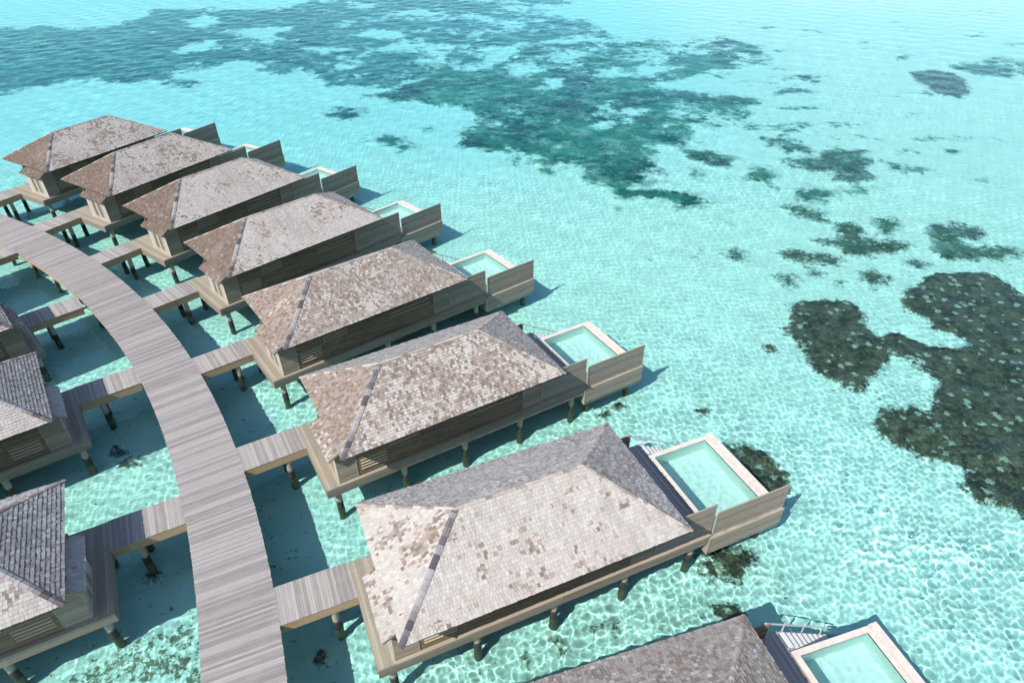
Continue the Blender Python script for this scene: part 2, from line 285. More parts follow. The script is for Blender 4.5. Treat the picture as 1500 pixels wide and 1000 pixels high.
POLY={"A1":[[24.3,48.3],[26.0,48.9],[27.9,49.1],[29.5,48.8],[29.9,47.9],[29.9,46.5],[29.9,45.2],[30.2,44.0],[30.7,43.1],[30.4,42.0],[29.4,40.4],[28.0,39.2],[27.1,38.0],[25.8,36.8],[24.9,37.2],[23.9,38.0],[23.3,39.2],[23.4,40.5],[23.4,41.8],[22.9,42.7],[22.3,43.6],[22.5,44.6],[23.5,45.6],[24.2,46.9]],"A2":[[35.0,50.2],[36.4,51.1],[38.0,52.3],[39.8,53.5],[41.8,53.7],[43.6,53.4],[44.7,53.0],[45.2,51.8],[45.7,49.5],[46.8,45.8],[43.3,34.8],[33.9,22.1],[31.8,23.4],[30.6,25.4],[30.1,25.9],[29.7,26.5],[29.1,27.0],[28.7,28.1],[28.6,29.2],[27.5,29.6],[26.7,30.2],[26.3,31.3],[25.6,32.3],[25.0,33.5],[24.8,34.4],[26.4,35.0],[27.7,34.8],[29.1,35.1],[30.4,35.7],[31.5,36.6],[31.8,37.9],[31.6,39.1],[31.3,40.0],[30.6,40.8],[29.8,41.1],[30.0,42.4],[31.1,43.8],[32.2,43.5],[33.1,42.6],[34.5,43.0],[35.5,42.5],[36.7,42.6],[36.4,43.6],[35.7,44.9],[35.3,46.4],[34.6,47.5],[34.5,48.9]],"M1":[[26.5,57.5],[28.3,58.3],[29.7,57.5],[31.4,57.3],[32.1,56.4],[31.3,55.1],[29.6,55.4],[28.4,55.6],[26.7,56.5]],"M2":[[35.0,64.4],[36.5,63.9],[36.5,62.0],[37.0,60.2],[38.9,59.8],[40.3,58.8],[39.0,57.9],[37.1,57.4],[35.0,57.2],[33.1,57.5],[32.5,58.4],[31.3,59.9],[30.9,60.6],[32.6,60.6],[33.8,61.3]],"M3":[[39.0,64.8],[41.0,65.1],[41.2,63.5],[39.6,61.2],[38.2,61.6]],"M4":[[44.6,63.5],[47.0,63.9],[48.8,62.6],[48.7,61.1],[46.9,60.4],[45.5,60.4],[45.9,58.7],[48.8,58.9],[50.1,57.8],[49.0,56.4],[46.5,56.2],[44.7,56.5],[42.7,56.5],[41.7,58.2],[42.7,60.5]],"M5":[[32.8,53.8],[34.3,54.0],[35.2,53.2],[34.3,52.0],[32.8,51.0],[32.4,52.3]],"M6":[[25.0,53.3],[26.4,53.5],[26.5,52.4],[25.7,51.5],[24.9,52.1]],"M7":[[21.3,58.1],[22.5,58.6],[23.1,57.7],[22.4,56.2],[21.3,56.3]],"M8":[[28.1,54.9],[29.0,54.6],[29.1,53.6],[28.2,53.2]],"M10":[[38.0,55.4],[39.3,55.8],[40.0,55.1],[39.4,54.6],[37.9,54.7]],"T1":[[30.1,67.8],[31.9,68.7],[33.5,67.8],[34.6,66.6],[33.8,63.9],[32.6,64.4],[31.0,66.1]],"T2":[[33.2,72.3],[35.5,73.3],[37.5,72.3],[37.4,70.4],[35.2,69.3],[33.6,69.0],[32.8,70.5]],"T3":[[35.1,81.8],[38.3,83.4],[41.6,84.8],[43.7,85.8],[46.0,84.8],[45.9,81.7],[44.4,79.4],[44.9,77.2],[43.4,75.2],[40.9,74.6],[38.9,75.9],[39.5,78.4],[37.2,78.0],[35.5,79.1]],"T4":[[34.8,89.3],[38.1,90.6],[39.5,87.9],[41.3,86.6],[39.5,84.1],[37.1,84.9],[34.9,86.7]],"T5":[[47.5,80.9],[49.4,80.5],[51.2,78.9],[49.4,77.8],[46.5,77.9]],"T6":[[29.8,79.2],[31.8,79.6],[32.8,77.2],[31.3,75.3],[29.4,75.8]],"T7":[[71.0,122.2],[74.9,123.9],[78.5,122.5],[78.2,117.7],[75.0,110.9],[71.9,107.3],[70.2,109.1],[69.0,112.2],[69.7,117.0]],"T8":[[80.2,128.1],[86.0,130.4],[93.8,132.9],[97.3,130.2],[91.4,120.9],[85.4,118.9],[82.6,120.2],[80.8,123.4]],"T9":[[73.9,134.8],[77.0,135.8],[77.0,133.7],[73.2,131.2]],"E1":[[38.0,96.3],[41.2,96.8],[44.4,96.2],[42.6,92.7],[39.7,92.5],[37.5,93.3]],"E2":[[43.2,113.4],[47.2,114.5],[49.4,112.1],[46.7,109.9],[43.3,110.3]],"E3":[[46.7,120.8],[52.4,122.5],[55.5,120.6],[52.8,117.3],[47.0,117.4]],"P1":[[-29.2,102.3],[-27.6,104.7],[-24.4,104.6],[-22.7,102.9],[-23.0,100.0],[-25.5,99.7],[-28.1,101.0]],"P2":[[-19.8,90.6],[-17.7,92.0],[-15.7,91.1],[-15.0,89.5],[-13.1,88.4],[-13.4,86.4],[-15.3,85.4],[-16.3,87.7],[-18.6,89.0]],"P3":[[-13.4,95.4],[-11.8,95.9],[-11.1,94.5],[-12.4,93.6]],"P4":[[-0.4,83.1],[1.0,84.1],[2.3,82.9],[1.0,82.0]],"S1":[[22.7,85.1],[25.6,86.0],[28.3,84.3],[29.2,82.6],[27.2,80.1],[25.1,80.3],[23.1,82.7]],"S2":[[21.3,78.6],[23.2,79.5],[23.6,76.9],[21.7,75.9]],"U5":[[-60.1,118.5],[-58.4,121.5],[-54.3,119.3],[-54.6,116.4],[-57.9,116.0]],"C1":[[14.7,31.6],[15.9,31.6],[16.8,30.9],[17.5,30.0],[17.9,29.0],[17.6,27.9],[16.8,26.8],[15.6,27.1],[14.9,28.3],[14.8,30.2]],"C2":[[10.4,22.6],[11.1,23.1],[12.2,23.7],[13.1,23.8],[13.8,23.4],[13.9,22.9],[13.4,22.0],[12.6,21.4],[11.5,21.0],[10.9,21.3],[10.4,21.8]],"C3":[[10.6,19.6],[11.4,19.9],[12.0,19.7],[11.9,18.9],[10.9,19.0]],"C4":[[5.4,34.3],[6.6,35.2],[7.7,36.0],[8.3,35.5],[7.1,34.5],[6.0,33.8]],"BL":[[-19.4,17.9],[-17.8,18.8],[-16.3,19.2],[-15.0,15.6],[-21.4,15.6],[-20.9,16.5]],"G":[[-7.3,92.4],[-6.1,88.4],[-1.8,86.3],[2.8,83.6],[4.1,79.0],[6.6,80.1],[8.8,77.7],[10.4,74.2],[11.8,70.9],[14.0,70.5],[16.5,70.3],[18.5,68.7],[20.5,67.4],[21.5,68.6],[19.6,70.5],[17.9,71.8],[15.3,73.5],[17.6,78.9],[16.9,80.0],[18.5,86.9],[22.1,86.8],[24.6,91.3],[26.3,96.1],[29.4,95.2],[32.9,96.0],[36.8,101.3],[38.5,107.1],[37.1,111.1],[33.0,112.4],[27.8,112.4],[24.9,113.6],[24.4,118.1],[31.7,120.6],[34.8,128.3],[39.4,126.8],[45.1,129.6],[48.9,136.8],[48.9,144.8],[45.1,151.7],[38.8,149.8],[35.6,146.8],[31.3,148.7],[29.4,151.9],[21.5,147.0],[14.5,148.4],[7.3,147.2],[3.0,142.5],[-1.2,139.7],[-3.6,129.3],[-7.4,127.0],[-13.8,129.5],[-18.3,124.8],[-17.5,118.2],[-20.6,114.9],[-23.4,111.1],[-17.4,108.4],[-10.8,107.7],[-5.1,101.5],[-4.5,99.2]],"U":[[-125.7,163.5],[-110.8,161.9],[-108.2,165.5],[-97.6,163.2],[-89.6,166.0],[-90.7,177.2],[-90.0,183.3],[-78.1,185.8],[-68.4,183.0],[-60.3,184.7],[-55.1,191.2],[-48.2,210.0],[10.0,208.9],[12.8,191.0],[5.3,177.5],[16.3,169.2],[22.4,160.2],[22.1,152.0],[16.1,150.2],[7.4,150.3],[1.6,147.3],[-3.9,138.7],[-7.5,129.9],[-13.7,128.5],[-14.3,123.4],[-17.6,119.0],[-22.0,116.6],[-26.8,117.4],[-30.1,116.2],[-33.0,118.7],[-31.9,124.9],[-39.1,128.7],[-40.8,123.6],[-44.0,128.3],[-46.8,133.3],[-53.1,136.5],[-54.4,129.8],[-60.4,125.1],[-62.2,120.7],[-67.6,119.4],[-73.9,117.8],[-76.7,116.6],[-80.9,113.8],[-89.1,108.9]],"H1":[[-0.9,131.8],[4.7,130.7],[4.1,124.5],[0.8,123.2]],"H2":[[4.3,118.8],[8.7,120.0],[8.1,113.9],[4.7,113.9]],"H3":[[17.0,129.1],[21.1,129.0],[19.8,122.1],[16.9,122.1]],"H4":[[22.8,127.5],[28.9,126.5],[25.8,119.8],[22.5,122.0]],"H6":[[17.7,102.9],[22.8,106.2],[19.8,101.2],[17.7,97.1]],"H7":[[-3.1,98.3],[0.1,98.3],[-0.4,95.0],[-2.4,95.6]],"H8":[[11.2,97.2],[14.0,97.8],[13.3,94.2],[11.4,94.3]],"J1":[[-66.2,142.2],[-64.5,149.3],[-61.8,150.6],[-60.1,144.4],[-62.3,139.9]],"J2":[[-77.0,172.1],[-74.8,177.0],[-69.4,172.0],[-68.5,164.3],[-72.4,164.4]],"J3":[[-63.6,159.2],[-58.2,166.4],[-49.7,164.1],[-51.9,155.7],[-58.5,153.1]],"J4":[[-37.0,155.5],[-28.6,158.8],[-23.4,154.0],[-28.5,148.9]],"J5":[[-41.7,144.2],[-34.9,145.3],[-31.4,141.8],[-37.6,138.5]]}
PTS=[[11.7,67.9],[22.9,64.4],[17.6,56.8],[18.6,58.5],[13.0,56.5],[30.3,52.1],[2.3,17.7],[4.1,18.6],[5.1,18.8],[0.6,17.0],[-26.4,31.0],[-25.4,30.0],[-24.7,30.2],[77.8,140.2],[65.5,121.4],[88.0,164.8],[71.7,140.3],[64.9,157.3],[30.7,73.3],[22.6,69.7],[56.6,75.0],[55.8,88.9],[58.1,84.6],[48.6,93.2],[20.7,42.2],[13.6,34.8],[-23.8,23.7],[-21.8,25.1],[-19.9,21.7],[-23.4,32.5],[-9.6,17.1],[52.3,84.7],[80.5,107.1],[66.4,88.8]]
# ---------------------------------------------------------------- the water villa
L,W2,HE,HR,R1,R2=14.39,4.0,2.955,5.221,3.93,10.49
ROOFS=[]
def shingle_plane(b, o, s, t, n, sl, sr, H, hip, rg, wid=(.11,.215), exp=.19, thick=.036):
    """courses of shingles: o origin, s unit along the eave, t unit up the slope, n normal; sl/sr edges as functions of height"""
    o=Vector(o)
    k=0; t0=-.05
    while t0<H-.02:
        t1=min(t0+exp*1.12,H)
        a0,b0=sl(t0),sr(t0); a1,b1=sl(t1),sr(t1)
        x=a0-rg.uniform(0,.2)
        while x<b0:
            w=rg.uniform(*wid)
            xa,xb=x+.004,x+w-.004
            x+=w
            q=[max(a0,min(b0,xa)),max(a0,min(b0,xb)),max(a1,min(b1,xb)),max(a1,min(b1,xa))]
            if q[1]-q[0]<.02: continue
            hb=thick*rg.uniform(.7,1.4); ht=.006
            dt=rg.uniform(-.012,.008)
            r=rg.random()
            A=o+s*q[0]+t*(t0+dt)+n*hb; B=o+s*q[1]+t*(t0+dt)+n*(hb+rg.uniform(-.01,.01))
            C=o+s*q[2]+t*t1+n*ht; D=o+s*q[3]+t*t1+n*ht
            A2=A-n*(hb-.001); B2=B-n*(hb-.001)
            u0=r*61.0
            b.poly([A,B,C,D],[(u0+q[0],t0+u0),(u0+q[1],t0+u0),(u0+q[2],t1+u0),(u0+q[3],t1+u0)],r,hip)
            b.poly([A2,B2,B,A],[(u0+q[0],u0),(u0+q[1],u0),(u0+q[1],u0+.03),(u0+q[0],u0+.03)],r,hip)
            b.poly([B2,C,B],[(u0,u0),(u0,u0+.2),(u0+.03,u0)],r,hip)
            b.poly([A2,A,D],[(u0,u0),(u0+.03,u0),(u0,u0+.2)],r,hip)
        t0+=exp; k+=1

def hip_cap(p0,p1,na,nb,wdt,flip,seed,lift=.045):
    """segmented V strip over a hip or ridge between planes with normals na, nb"""
    b=MB(seed,flip); p0=Vector(p0);p1=Vector(p1);d=(p1-p0);Ln=d.length;d.normalize()
    na=Vector(na);nb=Vector(nb)
    ua=d.cross(na); ub=d.cross(nb)
    mid=(na+nb).normalized()
    if ua.dot(nb)>0: ua=-ua
    if ub.dot(na)>0: ub=-ub
    x=-.08
    while x<Ln:
        l=b.rg.uniform(.22,.5); e=min(x+l-.01,Ln+.05); r=b.rg.random()
        lf=lift+b.rg.uniform(0,.012)
        c0=p0+d*x+mid*(lf+.02); c1=p0+d*e+mid*(lf+.005)
        for u,nn,sg in ((ua,na,1),(ub,nb,-1)):
            a0=p0+d*x+u*wdt+nn*(lf+.012); a1=p0+d*e+u*wdt+nn*(lf)
            e0=a0-nn*(lf); e1=a1-nn*(lf)
            w=[c0,c1,a1,a0]; w2=[a0,a1,e1,e0]
            nrm=(w[1]-w[0]).cross(w[2]-w[0])
            if nrm.dot(nn)<0: w=w[::-1]; w2=w2[::-1]
            off=r*40
            b.poly(w,[(off+0,off),(off+l,off),(off+l,off+wdt),(off,off+wdt)],r)
            b.poly(w2,[(off+0,off),(off+l,off),(off+l,off+.04),(off,off+.04)],r)
            en=[c0,a0,e0]; b.poly(en,[(off,off),(off,off+.1),(off,off+.1)],r)
        x+=l
    return b

def boards_x(b,x0,x1,y,th,z0,z1,hgt=.14,gap=.02,mi=0,lens=None,cut=None):
    """horizontal cladding boards in the plane y (outer face at y, thickness th in the +y direction)"""
    z=z0
    while z<z1-.02:
        zt=min(z+hgt-gap,z1)
        xs=x0 if cut is None else max(x0,cut(z,zt))
        x=xs
        while x<x1-.01:
            e=min(x1,x+(b.rg.uniform(*lens) if lens else 99))
            if x1-e<.4: e=x1
            b.box(x,e-(.004 if e<x1 else 0),y,y+th,z,zt,None,mi,0)
            x=e
        z+=hgt

def make_villa(mir, label):
    f=mir
    root=empty('water_villa'); tag(root,label,'villa','water villas along the boardwalk')
    # ---- deck platform
    b=MB(1,f)
    x=-1.06
    while x<-.26: # walkway veranda boards run along y
        b.box(x,min(x+.14,-.25)-.006,-3.0,3.06,-.045,0,None,0,1); x+=.14
    x=-.25
    while x<2.2:  # entry under the eave
        b.box(x,x+.134,.2,3.06,-.045,-.002,None,0,1); x+=.14
    b.box(-.25,14.0,-2.98,.2,-.06,-.012,.5); b.box(2.2,14.0,.2,3.0,-.06,-.012,.4)
    # narrow ledge along the near wall
    b.box(-.25,17.0,-3.02,-2.86,-.04,0,None,0,0)
    deck=b.build('deck',M['deck'],root)
    b=MB(2,f)
    x=14.0
    while x<17.0: # sea terrace
        b.box(x,min(x+.14,17.0)-.006,-2.86,4.25,-.045,-.001,None,0,1); x+=.14
    x=12.4
    while x<14.0:
        b.box(x,min(x+.14,14.0)-.006,3.0,4.25,-.045,-.001,None,0,1); x+=.14
    b.build('terrace',M['gangway'],root)
    b=MB(3,f)
    for z0,z1,dy in ((-.205,-.003,0),(-.415,-.213,.008),(-.63,-.423,.016)):
        for xa,xb in ((-1.065,3.4),(3.404,8.1),(8.104,12.6),(12.604,16.84)):
            b.box(xa,xb,-3.05+dy,-3.02+dy,z0,z1,None,0,0)
        b.box(-1.09,-1.062,-3.05+dy,3.08,z0,z1,None,0,1)
        b.box(-1.06,12.4,3.06,3.09,z0,z1,None,0,0)
        b.box(12.37,12.4,3.09,4.28,z0,z1,None,0,1)
        b.box(12.4,17.0,4.25,4.28,z0,z1,None,0,0)
    fa=b.build('deck_fascia',M['fascia'],root)
    b=MB(4,f)
    for x0 in np.arange(-.6,17,1.02): b.box(x0,x0+.07,-2.98,3.0,-.5,-.062,None,0,1)
    for y0 in (-2.75,0,2.65): b.box(-1.0,16.8,y0,y0+.09,-.62,-.502,None,0,0)
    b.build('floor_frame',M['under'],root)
    # ---- piles
    k=0
    for x in (-.45,3.72,7.88,11.98,16.1):
        for y in (-2.62,2.62):
            b=MB(10+k,f); b.cyl((x,y,-3.95),(x,y,-.6),.215,.19,14); b.build('pile',M['pile'],root,True); k+=1
    for x in (17.7,21.2):
        for y in (-2.35,2.6):
            b=MB(10+k,f); b.cyl((x,y,-3.95),(x,y,-1.6),.2,.19,14); b.build('pile',M['pile'],root,True); k+=1
    # ---- near and far walls
    def cut(z,zt):
        z=.5*(z+zt)
        if z<2.2: return -.24
        if z<2.72: return -.24+(z-2.2)*.75
        return .45+(z-2.95)*1.8 if z>2.95 else .22
    for nm,sy in (('side_wall',-1),('side_wall',1)):
        b=MB(30+sy,f); 
        ya=-2.85 if sy<0 else 2.80
        if sy<0: boards_x(b,-.24,.9,ya,.05,.0,3.3,cut=cut)
        boards_x(b,12.06,13.42,ya,.05,.0,3.3)
        if sy>0: boards_x(b,2.2,12.06,ya,.05,.0,3.3,lens=(2,4))
        b.box(2.2 if sy>0 else .3,13.4,ya+.051,ya+.09,0,3.25,.5)
        w=b.build(nm,M['cladding'],root)
        if sy<0:
            b=MB(33,f)
            boards_x(b,.93,12.03,-2.835,.035,.02,3.3,hgt=.13,lens=(1.8,3.6))
            b.build('dark_cladding',M['darkwood'],w)
            for xx in (.9,12.03):
                b=MB(34,f); b.box(xx,xx+.035,-2.862,-2.80,.0,3.3,None,0,2); b.build('corner_trim',M['cladding'],w)
            for x0,x1,z0,z1,ns in ((1.15,2.75,.35,1.25,4),(2.95,4.9,1.35,2.35,5),(8.1,11.7,1.2,2.2,3)):
                b=MB(35,f)
                b.box(x0-.05,x1+.05,-2.85,-2.836,z0-.05,z0,None,0,0);b.box(x0-.05,x1+.05,-2.85,-2.836,z1,z1+.05,None,0,0)
                b.box(x0-.05,x0,-2.85,-2.836,z0,z1,None,0,2);b.box(x1,x1+.05,-2.85,-2.836,z0,z1,None,0,2)
                lv=b.build('louvre_window',M['darkwood'],root)
                for i in range(ns):
                    zz=z0+(i+.5)*(z1-z0)/ns
                    b=MB(36+i,f); b.obox((x0,-2.875,zz-.02),(x1-x0,0,0),(0,.05,.05),(0,-.02,.03)); b.build('slat',M['louvre'],lv)
    # rear wall with glazed doors on the sea side
    b=MB(40,f)
    b.box(13.36,13.42,-2.8,-2.0,0,3.3,None,0,2); b.box(13.36,13.42,2.0,2.8,0,3.3,None,0,2); b.box(13.36,13.42,-2.0,2.0,2.3,3.3,None,0,1)
    rw=b.build('rear_wall',M['cladding'],root)
    for y0 in (-2.0,-1.0,0.0,1.0):
        b=MB(41,f); b.box(13.37,13.41,y0,y0+.06,0,2.3,None,0,2);b.box(13.37,13.41,y0+.94,y0+1.0,0,2.3,None,0,2);b.box(13.37,13.41,y0+.06,y0+.94,0,.08,None,0,1);b.box(13.37,13.41,y0+.06,y0+.94,2.22,2.3,None,0,1)
        d=b.build('glass_door',M['darkwood'],root)
        b=MB(42,f); b.box(13.385,13.395,y0+.06,y0+.94,.08,2.22,.5); b.build('pane',M['glassdark'],d)
    # front wall under the porch roof, two tall slatted windows
    b=MB(43,f)
    yy=-2.80
    while yy<.18:
        e=min(yy+.15,.2)
        if not(-2.05<yy<-1.55 or -1.2<yy<-.72): b.box(-.24,-.19,yy,e-.006,0,2.3,None,0,2)
        else:
            b.box(-.24,-.19,yy,e-.006,0,.3,None,0,2); b.box(-.24,-.19,yy,e-.006,2.0,2.3,None,0,2)
        yy+=.15
    b.box(-.19,-.15,-2.79,.19,.0,2.3,.5)
    fw=b.build('front_wall',M['wall_front'],root)
    for y0,y1 in ((-2.05,-1.6),(-1.15,-.7)):
        b=MB(44,f); b.box(-.265,-.195,y0-.05,y0,.25,2.05,None,0,2);b.box(-.265,-.195,y1,y1+.05,.25,2.05,None,0,2);b.box(-.265,-.195,y0,y1,.25,.3,None,0,1);b.box(-.265,-.195,y0,y1,2.0,2.05,None,0,1)
        w=b.build('tall_window',M['trim'],root)
        b=MB(45,f); b.box(-.212,-.2,y0,y1,.3,2.0,.5); b.build('pane',M['glassdark'],w)
        for i in range(3):
            b=MB(46,f); yv=y0+(i+.5)*(y1-y0)/3; b.box(-.25,-.215,yv-.025,yv+.025,.3,2.0,None,0,2); b.build('slat',M['trim'],w)
    b=MB(47,f); 
    z=0
    while z<2.9: b.box(-.15,2.2,.2,.24,z,min(z+.119,2.9),None,0,0); z+=.125
    b.build('entry_wall',M['cladding'],root)
    b=MB(48,f)
    z=0
    while z<3.3:
        b.box(2.2,2.25,.24,1.0,z,z+.119,None,0,1); b.box(2.2,2.25,2.0,2.8,z,z+.119,None,0,1)
        if z>2.15: b.box(2.2,2.25,1.0,2.0,z,z+.119,None,0,1)
        z+=.125
    b.build('entry_wall',M['cladding'],root)
    b=MB(49,f); b.box(2.21,2.25,1.01,1.99,0.0,2.12,None,0,2)
    for i in range(5): b.box(2.195,2.21,1.05+i*.19,1.05+i*.19+.16,.08,2.05,None,0,2)
    dr=b.build('entry_door',M['darkwood'],root)
    b=MB(50,f); b.box(2.15,2.17,1.12,1.15,.8,1.5,.5); b.box(2.17,2.195,1.125,1.145,.85,.88,.5); b.box(2.17,2.195,1.125,1.145,1.42,1.45,.5); b.build('handle',M['bolt'],dr)
    # ---- roof
    rg=random.Random(77 if not mir else 78)
    b=MB(60,f)
    dz=HR-HE
    ln=math.hypot(W2,dz); l1=math.hypot(R1,dz); l2=math.hypot(L-R2,dz)
    nN=Vector((0,-dz,W2)).normalized(); nF=Vector((0,dz,W2)).normalized()
    nW=Vector((-dz,0,R1)).normalized(); nS=Vector((dz,0,L-R2)).normalized()
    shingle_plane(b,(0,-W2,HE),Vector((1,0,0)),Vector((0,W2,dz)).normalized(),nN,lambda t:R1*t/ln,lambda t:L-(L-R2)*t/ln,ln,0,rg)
    shingle_plane(b,(L,W2,HE),Vector((-1,0,0)),Vector((0,-W2,dz)).normalized(),nF,lambda t:(L-R2)*t/ln,lambda t:L-R1*t/ln,ln,2,rg,thick=.058)  # this hip code marks painted shade; thicker shingles deepen the shadow
    shingle_plane(b,(0,W2,HE),Vector((0,-1,0)),Vector((R1,0,dz)).normalized(),nW,lambda t:W2*t/l1,lambda t:2*W2-W2*t/l1,l1,2 if mir else 1,rg)  # mirrored villas: this hip faces away from the sun, so shade is painted
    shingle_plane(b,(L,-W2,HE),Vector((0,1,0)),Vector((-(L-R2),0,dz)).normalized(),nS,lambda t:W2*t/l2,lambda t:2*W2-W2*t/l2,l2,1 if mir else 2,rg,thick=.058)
    roof=b.build('roof',M['shingle'],root)
    roof['weathering']=.3; roof['hip_browning']=.3; roof['greying']=0.0; roof['offsun_shade']=.6
    e=.0; b=MB(61,f)
    A,B,C,D=(0,-W2,HE),(L,-W2,HE),(0,W2,HE),(L,W2,HE); P1,P2=(R1,0,HR),(R2,0,HR)
    for q in ((A,B,P2,P1),(D,C,P1,P2),(C,A,P1),(B,D,P2)): b.poly(q,[(p[0],p[1]) for p in q],.4)
    q=[(0.02,-W2+.02,HE-.06),(0.02,W2-.02,HE-.06),(L-.02,W2-.02,HE-.06),(L-.02,-W2+.02,HE-.06)]
    for p0,p1 in ((q[0],q[1]),(q[1],q[2]),(q[2],q[3]),(q[3],q[0])):
        pass
    b.box(.0,L,-W2,-W2+.03,HE-.13,HE-.004,None,0,0); b.box(.0,L,W2-.03,W2,HE-.13,HE-.004,None,0,0)
    b.box(0,.03,-W2+.031,W2-.031,HE-.13,HE-.004,None,0,1); b.box(L-.03,L,-W2+.031,W2-.031,HE-.13,HE-.004,None,0,1)
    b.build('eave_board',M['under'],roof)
    k=0
    for p0,p1,na,nb,wd in (((0,-W2,HE),P1,nN,nW,.14),((0,W2,HE),P1,nF,nW,.09),((L,-W2,HE),P2,nN,nS,.08),((L,W2,HE),P2,nF,nS,.09),(P1,P2,nN,nF,.09)):
        hip_cap(p0,p1,na,nb,wd,f,70+k).build('ridge_cap',M['ridge'] if k==0 else M['ridgeb'],roof); k+=1
    # ---- porch roof
    b=MB(80,f); o=Vector((-.62,.32,2.26)); tv=Vector((1.0,0,.56)).normalized(); nn=Vector((-.56,0,1.0)).normalized()
    shingle_plane(b,o,Vector((0,-1,0)),tv,nn,lambda t:0.0,lambda t:3.47,1.12,1,rg)
    pr=b.build('porch_roof',M['shingle'],root); pr['weathering']=.45; pr['hip_browning']=.35; pr['greying']=0.0; pr['offsun_shade']=.5
    b=MB(81,f)
    b.poly([o,o+Vector((0,-3.47,0)),o+Vector((0,-3.47,0))+tv*1.12,o+tv*1.12],[(0,0),(3,0),(3,1),(0,1)],.4)
    for y in (.32,-3.19): b.obox(o+Vector((0,y-.32,-.1)),tv*1.12,(0,.035,0),(0,0,.15))
    b.box(-.61,-.58,-3.15,.31,2.17,2.262,None,0,1)
    b.build('eave_board',M['cladding'],pr)
    # ---- privacy screens
    b=MB(90,f); boards_x(b,13.52,17.0,-2.86,.05,.02,2.24,hgt=.14); b.box(13.5,17.02,-2.875,-2.795,2.245,2.275,None,0,0)
    b.box(13.52,17.0,-2.809,-2.80,.02,2.24,.5); s=b.build('privacy_screen',M['screen'],root)
    for x in (13.43,16.95):
        b=MB(91,f); b.box(x,x+.07,-2.88,-2.80,0,2.24,None,0,2) if x<14 else b.box(x,x+.05,-2.805,-2.74,0,2.24,None,0,2); b.build('screen_post',M['screen'] if x>14 else M['trim'],s)
    b=MB(92,f); boards_x(b,17.2,21.93,-2.90,.05,-.2,1.53,hgt=.14); b.box(17.18,21.97,-2.915,-2.835,1.535,1.565,None,0,0)
    b.box(17.2,21.93,-2.849,-2.84,-.2,1.53,.5); s=b.build('privacy_screen',M['screen'],root)
    b=MB(93,f); b.box(17.10,17.18,-2.93,-2.85,-.2,1.5,None,0,2); b.build('screen_post',M['trim'],s)
    b=MB(94,f); b.box(21.93,21.97,-2.905,-2.84,-.2,1.53,None,0,2); b.build('screen_post',M['screen'],s)
    b=MB(95,f); 
    boards_x(b,12.9,16.3,4.17,.05,.0,1.08,hgt=.12); b.box(12.9,16.32,4.155,4.235,1.085,1.11,None,0,0)
    b.build('wing_screen',M['darkwood'],root)
    # ---- pool
    b=MB(100,f); x0,x1,y0,y1=17.31,20.99,-2.79,2.93; zt,zb=.03,-1.3
    b.poly([(x0,y0,zb),(x1,y0,zb),(x1,y1,zb),(x0,y1,zb)],[(x0,y0),(x1,y0),(x1,y1),(x0,y1)],.5)
    b.poly([(x0,y0,zt),(x1,y0,zt),(x1,y0,zb),(x0,y0,zb)][::-1],[(x0,zb),(x1,zb),(x1,zt),(x0,zt)],.5)
    b.poly([(x0,y1,zt),(x1,y1,zt),(x1,y1,zb),(x0,y1,zb)],[(x0,zt),(x1,zt),(x1,zb),(x0,zb)],.5)
    b.poly([(x0,y0,zt),(x0,y1,zt),(x0,y1,zb),(x0,y0,zb)],[(y0,zt),(y1,zt),(y1,zb),(y0,zb)],.5)
    b.poly([(x1,y0,zt),(x1,y1,zt),(x1,y1,zb),(x1,y0,zb)][::-1],[(y0,zb),(y1,zb),(y1,zt),(y0,zt)],.5)
    pb=b.build('pool_basin',M['tile'],root); pb.cycles.is_caustics_receiver=True
    b=MB(101,f)
    # outer walls and slab, plastered
    boards=[(16.86,21.92,-3.06,-3.0,-1.42,-.215)]
    b.box(16.86,21.92,-3.06,-2.80,-1.42,-.215,.5); b.box(21.3,21.92,-2.80,3.24,-1.42,-.215,.5)
    b.box(17.0,21.3,2.95,3.24,-1.42,-.06,.5); b.box(17.0,17.29,-2.80,2.95,-1.42,-.06,.5)
    b.box(16.95,21.85,-3.0,3.2,-1.68,-1.42,.3)
    pw=b.build('pool_wall',M['poolwall'],root)
    b=MB(102,f); 
    for za,zb2 in ((-1.38,-1.18),(-1.165,-.95),(-.935,-.71),(-.695,-.47),(-.455,-.225)): b.box(16.92,21.9,-3.085,-3.062,za,zb2,None,0,0)
    b.build('wall_panel',M['screen'],pw)
    b=MB(103,f); b.box(16.84,16.915,-3.1,-3.055,-1.45,-.2,None,0,2); b.build('end_trim',M['trim'],pw)
    b=MB(104,f); b.box(16.9,21.94,-3.1,-3.04,-.213,-.19,None,0,0); b.build('ledge_trim',M['trim'],pw)
    b=MB(105,f)
    zc0,zc1=-.055,.045
    b.box(17.02,17.31,-2.80,2.93,zc0,zc1,.2); b.box(17.02,21.28,2.93,3.22,zc0,zc1,.4); b.box(20.99,21.28,-2.80,2.928,zc0,zc1,.6)
    cp=b.build('pool_coping',M['coping'],root)
    b=MB(106,f); b.box(21.315,21.76,-2.80,3.28,-.21,.02,.5); b.build('overflow_edge',M['coping'],cp)
    # ---- stairs down to the sea
    b=MB(110,f)
    for y in (3.36,4.18):
        b.obox((17.0,y,-.16),(4.6,0,-2.76),(0,.05,0),(0,0,.2),None,0,0)
    st=b.build('stairs',M['railwood'],root)
    for i in range(11):
        b=MB(111+i,f); xx=17.12+i*.36; zz=-.09-i*.215; b.box(xx,xx+.25,3.41,4.18,zz-.04,zz,None,0,1); b.build('stair_tread',M['railwood'],st)
    b=MB(125,f); b.obox((16.05,4.2,1.16),(4.4,0,-2.62),(0,.06,0),(0.03,0,.05),None,0,0)
    hr=b.build('handrail',M['railwood'],root)
